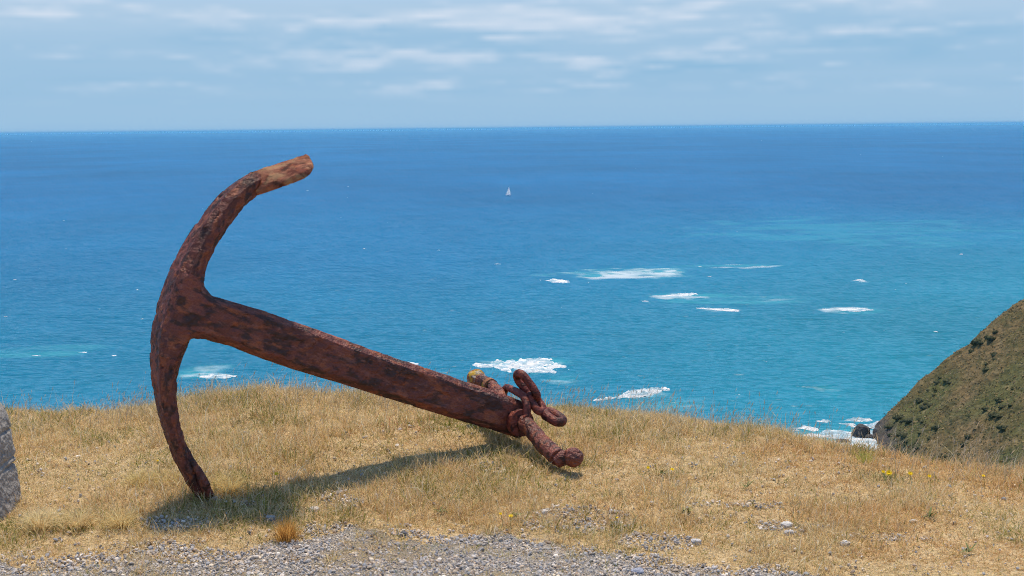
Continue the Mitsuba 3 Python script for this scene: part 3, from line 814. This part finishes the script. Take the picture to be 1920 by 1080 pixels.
for i, (px, py, s, lab) in enumerate(FLOWERS):
    rt = np.random.default_rng(950 + i)
    h = 0.055 + 0.02 * rt.random()
    p = on_ground(px, py + h / 5.9 * FPX)
    key = number('yellow_flower', i)
    dx, dy = rt.normal(0, 0.008, 2)
    pts = [np.array(p) + [0, 0, -0.005], np.array(p) + [dx * 0.3, dy * 0.3, h * 0.55], np.array(p) + [dx, dy, h]]
    sv_, sf_, o = [], [], 0
    for a in pts:
        sv_ += [a + 0.0011 * np.array([math.cos(t), math.sin(t), 0]) for t in np.arange(5) * 2 * PI / 5]
    for b in range(2):
        for k in range(5):
            q, w_ = b * 5 + k, b * 5 + (k + 1) % 5
            sf_ += [[q, w_, w_ + 5], [q, w_ + 5, q + 5]]
    put(f'{key}__stem', (np.array(sv_), np.array(sf_)), 'flower_stem', smooth=True)
    M = T().translate([float(v_) for v_ in pts[2]]).rotate([1, 0, 0], float(rt.uniform(25, 55))).rotate([0, 1, 0], float(rt.uniform(-15, 15))).scale(0.0115 * s)
    scene[f'{key}__petals'] = {**petals, 'to_world': M}
    scene[f'{key}__heart'] = {**heart, 'to_world': M}
    tag(key, lab, 'flower', 'yellow flowers in the dry grass')

# ------------------------------------------------------------------ standing stone at the left edge
def standing_stone():
    m = trimesh.creation.box([0.46, 0.30, 0.66])  # 0.47 m of it above the ground
    m = m.subdivide_to_size(0.010)
    v = np.array(m.vertices)
    u = v / [0.23, 0.15, 0.33]
    r4 = (np.abs(u) ** 7).sum(1) ** (1 / 7)
    v = v / np.maximum(r4, 1e-9)[:, None] * np.abs(u).max(1)[:, None]
    t = (v[:, 2] + 0.33) / 0.66
    v[:, 0] *= 1.06 - 0.24 * t - 0.10 * smooth01(0.86, 1.0, t)
    v[:, 1] *= 1.05 - 0.25 * t
    n = vertex_normals(v, np.array(m.faces))
    crack = np.zeros(len(v))
    for zc_, dp, sl in ((0.165, 0.010, 0.1), (0.075, 0.008, -0.05), (0.012, 0.014, 0.12)):
        wob = zc_ + sl * v[:, 0] + 0.02 * (meshkit.fbm(v * 9, 3, 3) - 0.5)
        crack -= dp * np.exp(-((v[:, 2] - wob) / 0.006) ** 2) * smooth01(0.3, 0.55, meshkit.fbm(v * 5 + zc_ * 50, 2, 9))
    v = v + n * (0.030 * (meshkit.fbm(v * 5, 3, 1) - 0.5) + 0.012 * (meshkit.fbm(v * 34, 3, 2) - 0.5) + crack)[:, None]
    return v, np.array(m.faces)


sv_, sf_ = standing_stone()
q = on_ground(38, 972)
put('standing_stone', (sv_ + [q[0] - 0.285, q[1] + 0.10, q[2] + 0.140], sf_), 'weathered_stone', smooth=50)
tag('standing_stone', 'grey cracked upright stone cut off by the left edge of the picture', 'stone post')

# ------------------------------------------------------------------ the anchor
A_O = np.array([-1.21, 5.6, 0.0])
YAW = math.radians(32)
E1 = np.array([math.cos(YAW), math.sin(YAW), 0]); EW = np.array([math.sin(YAW), -math.cos(YAW), 0]); EZ = np.array([0, 0, 1.0])


def world(v):
    return A_O + v[:, :1] * E1 + v[:, 1:2] * EZ + v[:, 2:3] * EW


OUTER = [(-0.030, -0.055), (-0.055, -0.020), (-0.104, 0.067), (-0.154, 0.169), (-0.195, 0.3), (-0.219, 0.423), (-0.227, 0.553), (-0.222, 0.66), (-0.21, 0.745), (-0.185, 0.84), (-0.138, 0.933), (-0.074, 1.047), (-0.004, 1.145), (0.062, 1.216), (0.134, 1.283), (0.180, 1.312), (0.206, 1.312)]
INNER_UP = [(0.226, 1.296), (0.218, 1.258), (0.195, 1.236), (0.131, 1.189), (0.062, 1.113), (0.004, 1.031), (-0.036, 0.96), (-0.055, 0.9), (-0.046, 0.859), (-0.014, 0.835)]
TOP = [(0.062, 0.804), (0.199, 0.756), (0.363, 0.69), (0.606, 0.586), (0.913, 0.458), (1.239, 0.328), (1.424, 0.251), (1.47, 0.228)]
BOT = [(1.43, 0.085), (1.315, 0.132), (1.204, 0.175), (0.883, 0.299), (0.58, 0.421), (0.34, 0.513), (0.134, 0.604), (0.046, 0.644), (-0.05, 0.677)]
INNER_LO = [(-0.097, 0.68), (-0.125, 0.666), (-0.153, 0.614), (-0.166, 0.547), (-0.174, 0.473), (-0.173, 0.388), (-0.154, 0.3), (-0.136, 0.225), (-0.108, 0.150), (-0.076, 0.075), (-0.042, 0.0), (-0.018, -0.05)]


def smooth_line(pts, step=0.02):
    from scipy.interpolate import splprep, splev
    p = np.array(pts)
    tck, u = splprep(p.T, s=0.00012, k=3)
    L = np.linalg.norm(np.diff(p, axis=0), axis=1).sum()
    return np.array(splev(np.linspace(0, 1, int(L / step)), tck)).T


body = Polygon(np.vstack([smooth_line(OUTER), smooth_line(INNER_UP), np.array(TOP), np.array(BOT), smooth_line(INNER_LO)])).buffer(0.007)


def inflate(poly, half, chamfer, step, seed):
    """A closed plate whose outline is POLY, half(xy) thick on either side of the plane, edges chamfered; in (a, b, w)."""
    rr = np.random.default_rng(seed)
    L = poly.exterior.length
    nb = int(L / step)
    bd = np.array([poly.exterior.interpolate(s).coords[0] for s in np.linspace(0, L, nb, endpoint=False)])
    if Polygon(bd).exterior.is_ccw is False:
        bd = bd[::-1]
    extra = []
    for k in (0.5, 1.0):
        g_ = poly.buffer(-chamfer * k)
        for h in getattr(g_, 'geoms', [g_]):
            if not h.is_empty:
                extra.append(np.array([h.exterior.interpolate(s).coords[0] for s in np.arange(0, h.exterior.length, step)]))
    x0, y0, x1, y1 = poly.bounds
    gx_, gy_ = np.meshgrid(np.arange(x0, x1, step), np.arange(y0, y1, step * 0.87))
    gx_[1::2] += step / 2
    ins = np.stack([gx_.ravel(), gy_.ravel()], 1) + rr.normal(0, step * 0.1, (gx_.size, 2))
    dd = shapely.distance(shapely.points(ins), poly.exterior)
    ins = ins[shapely.contains_xy(poly, ins[:, 0], ins[:, 1]) & (dd > step * 0.6) & (np.abs(dd - chamfer) > step * 0.55) & (np.abs(dd - chamfer / 2) > step * 0.5)]
    pts = np.vstack([bd] + extra + [ins])
    tri = Delaunay(pts).simplices
    c = pts[tri].mean(1)
    tri = tri[shapely.contains_xy(poly.buffer(step * 0.02), c[:, 0], c[:, 1])]
    a, b, d_ = pts[tri[:, 0]], pts[tri[:, 1]], pts[tri[:, 2]]
    ar = (b[:, 0] - a[:, 0]) * (d_[:, 1] - a[:, 1]) - (b[:, 1] - a[:, 1]) * (d_[:, 0] - a[:, 0])
    tri = tri[np.abs(ar) > 1e-9]; ar = ar[np.abs(ar) > 1e-9]
    tri = np.where((ar < 0)[:, None], tri[:, ::-1], tri)
    dist = shapely.distance(shapely.points(pts), poly.exterior)
    dist[:nb] = 0
    hb = half(pts)
    cmf = np.minimum(chamfer, hb * 0.45)
    w_ = hb - cmf + np.minimum(dist * cmf / chamfer, cmf)
    n = len(pts)
    topv = np.column_stack([pts, w_]); botv = np.column_stack([pts, -w_])
    v = [topv, botv]; f = [tri, tri[:, ::-1] + n]
    rows = max(3, int(2 * np.median(w_[:nb]) / step))
    prev = np.arange(nb); o = 2 * n
    for k in range(1, rows + 1):
        if k < rows:
            cur = np.arange(nb) + o
            v.append(np.column_stack([bd, w_[:nb] * (1 - 2 * k / rows)])); o += nb
        else:
            cur = np.arange(nb) + n
        nx2, cn = np.roll(prev, -1), np.roll(cur, -1)
        f += [np.stack([prev, cur, cn], 1), np.stack([prev, cn, nx2], 1)]
        prev = cur
    return np.vstack(v), np.vstack(f)


def corrode(v, f, amp=1.0, seed=0):
    """Flaking, pitted iron: pushes the vertices along their normals."""
    n = vertex_normals(v, f)
    q = np.column_stack([v[:, 0], v[:, 1], v[:, 2]])
    big = meshkit.fbm(q * 9, 3, seed + 1) - 0.5
    midn = meshkit.fbm(q * [22, 34, 30], 4, seed + 2)
    plate = smooth01(0.47, 0.53, meshkit.fbm(q * [14, 22, 18], 3, seed + 4)) - 0.5
    pit = np.maximum(meshkit.fbm(q * 48, 3, seed + 3) - 0.55, 0)
    return v + n * (amp * (0.004 * big + 0.0045 * (midn - 0.5) + 0.0034 * plate - 0.022 * pit))[:, None]


CROWN = np.array([-0.135, 0.765])
AX = np.array([math.cos(math.radians(-20.3)), math.sin(math.radians(-20.3))])


def half_width(p):
    along = (p - CROWN) @ AX
    off = np.abs((p - CROWN) @ np.array([-AX[1], AX[0]]))
    shank = 0.088 - 0.014 * np.clip(along / 1.5, 0, 1)
    arm = 0.088 - 0.046 * np.clip(off / 0.80, 0, 1) ** 1.5
    k = smooth01(0.10, 0.22, off)
    return shank * (1 - k) + arm * k


bv, bf = inflate(body, half_width, 0.026, 0.0085, 1)
raw = bv.copy()
bv = corrode(bv, bf, 1.0, 100)
W_ = world(bv)
m = trimesh.graph.smooth_shade(trimesh.Trimesh(np.column_stack([W_, ])[:, :3], bf, process=False), angle=math.radians(27), facet_minarea=None)
W_, bf = np.array(m.vertices), np.array(m.faces)
bn = vertex_normals(W_, bf)
q = (W_ - A_O)
flat = np.column_stack([q @ E1, q[:, 2]])
cen = flat[bf].mean(1) - CROWN
along, off = cen @ AX, cen @ np.array([-AX[1], AX[0]])
which = np.where((along > 0.24) & (np.abs(off) < 0.17), 1, np.where(off > 0.17, 2, np.where(off < -0.17, 3, 0)))
for k, name in enumerate(('crown', 'shank', 'arm', 'arm_001')):
    sel = bf[which == k]
    used, inv = np.unique(sel, return_inverse=True)
    put_normals('anchor__' + name, W_[used], inv.reshape(-1, 3), bn[used], 'arm_rust' if name.startswith('arm') else 'rust')
labels['anchor__arm'] = {'label': 'upper arm curving up against the sea'}
labels['anchor__arm_001'] = {'label': 'lower arm with its tip dug into the ground'}
tag('anchor', 'huge rusty iron anchor resting on the grassy headland with one arm raised', 'anchor')


def palm(base, ang, out, key, length, width, rise, mat):
    """A spade shaped plate, its flat across the plane of the arms, with the arm dying into its back as a tapering rib."""
    prof = [(0.0, 0.035), (0.03, 0.056), (0.07, 0.088), (0.12, 0.128), (0.165, 0.146), (0.21, 0.130), (0.25, 0.088), (0.28, 0.040), (0.295, 0.0)]
    prof = [(s * length / 0.295, w_ * width / 0.146) for s, w_ in prof]
    poly = Polygon(prof + [(s, -w_) for s, w_ in prof[::-1][1:]]).buffer(0.014).buffer(-0.014)
    hp = 0.013
    v, f = inflate(poly, lambda p: np.full(len(p), hp), 0.007, 0.008, 5)
    wide = np.interp(v[:, 0], [s for s, _ in prof], [max(w_, 0.02) for _, w_ in prof])
    rib = (0.018 + rise * np.clip(1 - v[:, 0] / length, 0, 1) ** 0.9) * smooth01(-0.03, 0.05, v[:, 0]) * np.clip(1 - np.abs(v[:, 1]) / np.maximum(wide, 0.05), 0, 1) ** 1.25
    v[:, 2] += rib * (v[:, 2] + hp) / (2 * hp)
    v = corrode(v, f, 0.7, 130 + len(key))
    t = np.array([math.cos(ang), math.sin(ang)])
    n = np.array([-t[1], t[0]]) * out
    loc = np.column_stack([base[0] + v[:, 0] * t[0] + v[:, 2] * n[0], base[1] + v[:, 0] * t[1] + v[:, 2] * n[1], v[:, 1]])
    put(key, (world(loc), f if out > 0 else f[:, ::-1]), mat, smooth=45)


palm((0.185, 1.240), math.radians(25), 1, 'anchor__palm', 0.295, 0.185, 0.050, 'sunlit_palm_rust')
palm((-0.140, 0.245), math.radians(-66), -1, 'anchor__palm_001', 0.305, 0.085, 0.010, 'arm_rust')
labels['anchor__palm'] = {'label': 'sunlit upper palm plate'}
labels['anchor__palm_001'] = {'label': 'shaded lower palm plate touching the ground'}


def tube(pts, rad, sides=20, step=0.008, closed=False):
    """A round bar along smoothed points; rad is a number per point."""
    from scipy.interpolate import CubicSpline
    p = np.array(pts, float)
    s = np.concatenate([[0], np.cumsum(np.linalg.norm(np.diff(p, axis=0), axis=1))])
    rad = np.broadcast_to(rad, (len(p),)).astype(float)
    n = max(6, int(s[-1] / step))
    u = np.linspace(0, s[-1], n, endpoint=not closed)
    c = CubicSpline(s, p, bc_type='periodic' if closed else 'natural')(u)
    rr = np.interp(u, s, rad)
    tg = np.gradient(c, axis=0) if not closed else np.roll(c, -1, 0) - np.roll(c, 1, 0)
    tg /= np.linalg.norm(tg, axis=1, keepdims=True)
    a = np.cross(tg[0], [0.3, 0.5, 0.81]); a /= np.linalg.norm(a)
    A = []
    for t in tg:
        a = a - t * (a @ t); a /= np.linalg.norm(a); A.append(a)
    A = np.array(A); Bv = np.cross(tg, A)
    th = np.arange(sides) * 2 * PI / sides
    v = c[:, None] + rr[:, None, None] * (np.cos(th)[None, :, None] * A[:, None] + np.sin(th)[None, :, None] * Bv[:, None])
    v = v.reshape(-1, 3)
    f = []
    m = n if closed else n - 1
    if closed:  # match the frame's twist where the loop closes
        sh = int(round(math.atan2(A[0] @ Bv[-1], A[0] @ A[-1]) / (2 * PI / sides)))
    for i_ in range(m):
        i2 = (i_ + 1) % n
        for k in range(sides):
            k2 = (k + 1) % sides
            o2 = (sides - sh) % sides if closed and i2 == 0 else 0
            q = [i_ * sides + k, i_ * sides + k2, i2 * sides + (k2 - (sh if closed and i2 == 0 else 0)) % sides, i2 * sides + (k - (sh if closed and i2 == 0 else 0)) % sides]
            f += [[q[0], q[1], q[2]], [q[0], q[2], q[3]]]
    if not closed:
        v = np.vstack([v, c[0], c[-1]])
        for k in range(sides):
            f += [[len(v) - 2, (k + 1) % sides, k], [len(v) - 1, (n - 1) * sides + k, (n - 1) * sides + (k + 1) % sides]]
    return v, np.array(f)


def blob(c, r_, seed, squash=(1, 1, 1)):
    m = trimesh.creation.icosphere(4, r_)
    v = np.array(m.vertices) * squash
    return corrode(v, np.array(m.faces), 0.7, seed) + c, np.array(m.faces)


S0 = np.array([-0.018, 6.345, 0.205])
back, front = at(893, 710, 6.62), at(1046, 858, 6.0)
st = [back, at(925, 727, 6.49), S0, at(985, 795, 6.235), at(1018, 832, 6.10), front]
v, f = tube(st, [0.032, 0.031, 0.033, 0.036, 0.038, 0.037])
put('anchor__stock', (corrode(v, f, 0.8, 150), f), 'rust', smooth=True)
labels['anchor__stock'] = {'label': 'cross bar of the anchor with a ball at either end'}
v, f = blob(back, 0.046, 160); put('anchor__stock__ball', (v, f), 'lichen_rust', smooth=True)
labels['anchor__stock__ball'] = {'label': 'far ball spotted with yellow lichen'}
bl = at(1075, 857, 5.97)
v, f = blob(bl, 0.043, 163); put('anchor__stock__ball_001', (v, f), 'rust', smooth=True)
labels['anchor__stock__ball_001'] = {'label': 'near ball lying on the grass'}
v, f = tube([front + [-0.012, 0, -0.02], front + [0.01, -0.002, -0.006], (front + bl) / 2, bl], [0.034, 0.035, 0.030, 0.028])
put('anchor__stock__elbow', (corrode(v, f, 0.6, 166), f), 'rust', smooth=True)
v, f = tube([at(915, 722, 6.53) + [0, 0, 0], at(921, 725, 6.505)], [0.037, 0.037], step=0.004)
put('anchor__stock__collar', (corrode(v, f, 0.4, 168), f), 'lichen_rust', smooth=True)
v, f = tube([at(948, 800, 6.27), at(961, 787, 6.25)], [0.014, 0.012], step=0.005)
put('anchor__stock__key', (corrode(v, f, 0.4, 170), f), 'rust', smooth=True)

# shackle on the head of the shank
H0 = world(np.array([[1.40, 0.165, 0.0]]))[0]
near, far_ = H0 + EW * 0.100, H0 - EW * 0.100
bow = at(978, 742, 6.36)
v, f = tube([near + [-.01, 0, -.02], near * 0.55 + at(1000, 755, 6.25) * 0.45, at(984, 748, 6.28), at(965, 733, 6.36), at(954, 727, 6.42), at(946, 733, 6.50), far_], [0.024, 0.020, 0.018, 0.017, 0.017, 0.018, 0.022])
put('anchor__shackle', (corrode(v, f, 0.5, 180), f), 'chain_rust', smooth=True)
for k, c in enumerate((near, far_)):
    m = trimesh.creation.cylinder(0.062, 0.034, sections=36)
    m = m.subdivide_to_size(0.014)
    Rl = np.stack([E1, EZ, EW], 1)
    v = corrode(np.array(m.vertices), np.array(m.faces), 0.6, 184 + k) @ Rl.T + c
    put('anchor__shackle__' + number('lug', k), (v, np.array(m.faces)), 'chain_rust', smooth=40)


pin, pf_ = tube([far_ - EW * 0.045, H0, near + EW * 0.045], [0.024, 0.024, 0.024], 16)
put('anchor__shackle__pin', (corrode(pin + E1 * 0.012 + EZ * 0.018, pf_, 0.4, 188), pf_), 'chain_rust', smooth=40)


# the chain
def link(c, axis, side, L, Wd, rad, seed):
    axis = np.array(axis, float); axis /= np.linalg.norm(axis)
    side = np.array(side, float); side -= axis * (side @ axis); side /= np.linalg.norm(side)
    h, q = L / 2 - Wd / 2, Wd / 2 - rad
    pts = [(-h, q), (0, q), (h, q)] + [(h + q * math.sin(t), q * math.cos(t)) for t in np.linspace(0, PI, 7)[1:-1]] + [(h, -q), (0, -q), (-h, -q)] + [(-h - q * math.sin(t), -q * math.cos(t)) for t in np.linspace(0, PI, 7)[1:-1]]
    P = np.array([c + axis * a + side * b for a, b in pts + pts[:1]])
    v, f = tube(P, rad, 14, 0.006, True)
    return corrode(v, f, 0.35, seed), f


LINKS = [(at(988, 724, 6.33), at(1013, 752, 6.31) - at(971, 697, 6.35), np.array([-0.50, 0.86, -0.24]), 0.180, 0.108, 0.0185, 'upright chain link standing above the stock'),
         (at(1005, 756, 6.30), at(1020, 774, 6.27) - at(996, 736, 6.32), np.array([0.35, 0.9, 0.3]), 0.132, 0.088, 0.0195, 'middle chain link hooked through the upright one'),
         (at(1038, 782, 6.27), at(1062, 797, 6.22) - at(1020, 768, 6.32), np.array([0.35, 0.8, 0.15]), 0.140, 0.094, 0.0225, 'last chain link lying flat in the grass')]
for i, (c, ax_, sd, L, Wd, rd, lab) in enumerate(LINKS):
    v, f = link(c, ax_, sd, L, Wd, rd, 190 + i)
    key = 'anchor_chain__' + number('link', i)
    put(key, (v, f), 'chain_rust', smooth=True)
    labels[key] = {'label': lab}
tag('anchor_chain', 'short rusty length of heavy chain at the end of the anchor shank', 'chain')

# ------------------------------------------------------------------ air over the sea
scene['air'] = {'type': 'homogeneous', 'albedo': rgb(0.27, 0.66, 0.90), 'sigma_t': 2.0e-5, 'scale': 1.0}
scene['haze'] = {'type': 'cube', 'to_world': T().translate([0, 0, -52]).scale([220000, 220000, 80]), 'bsdf': {'type': 'null'}, 'interior': {'type': 'ref', 'id': 'air'}}
tag('haze', 'thin bluish air over the far sea', 'haze', kind='stuff')
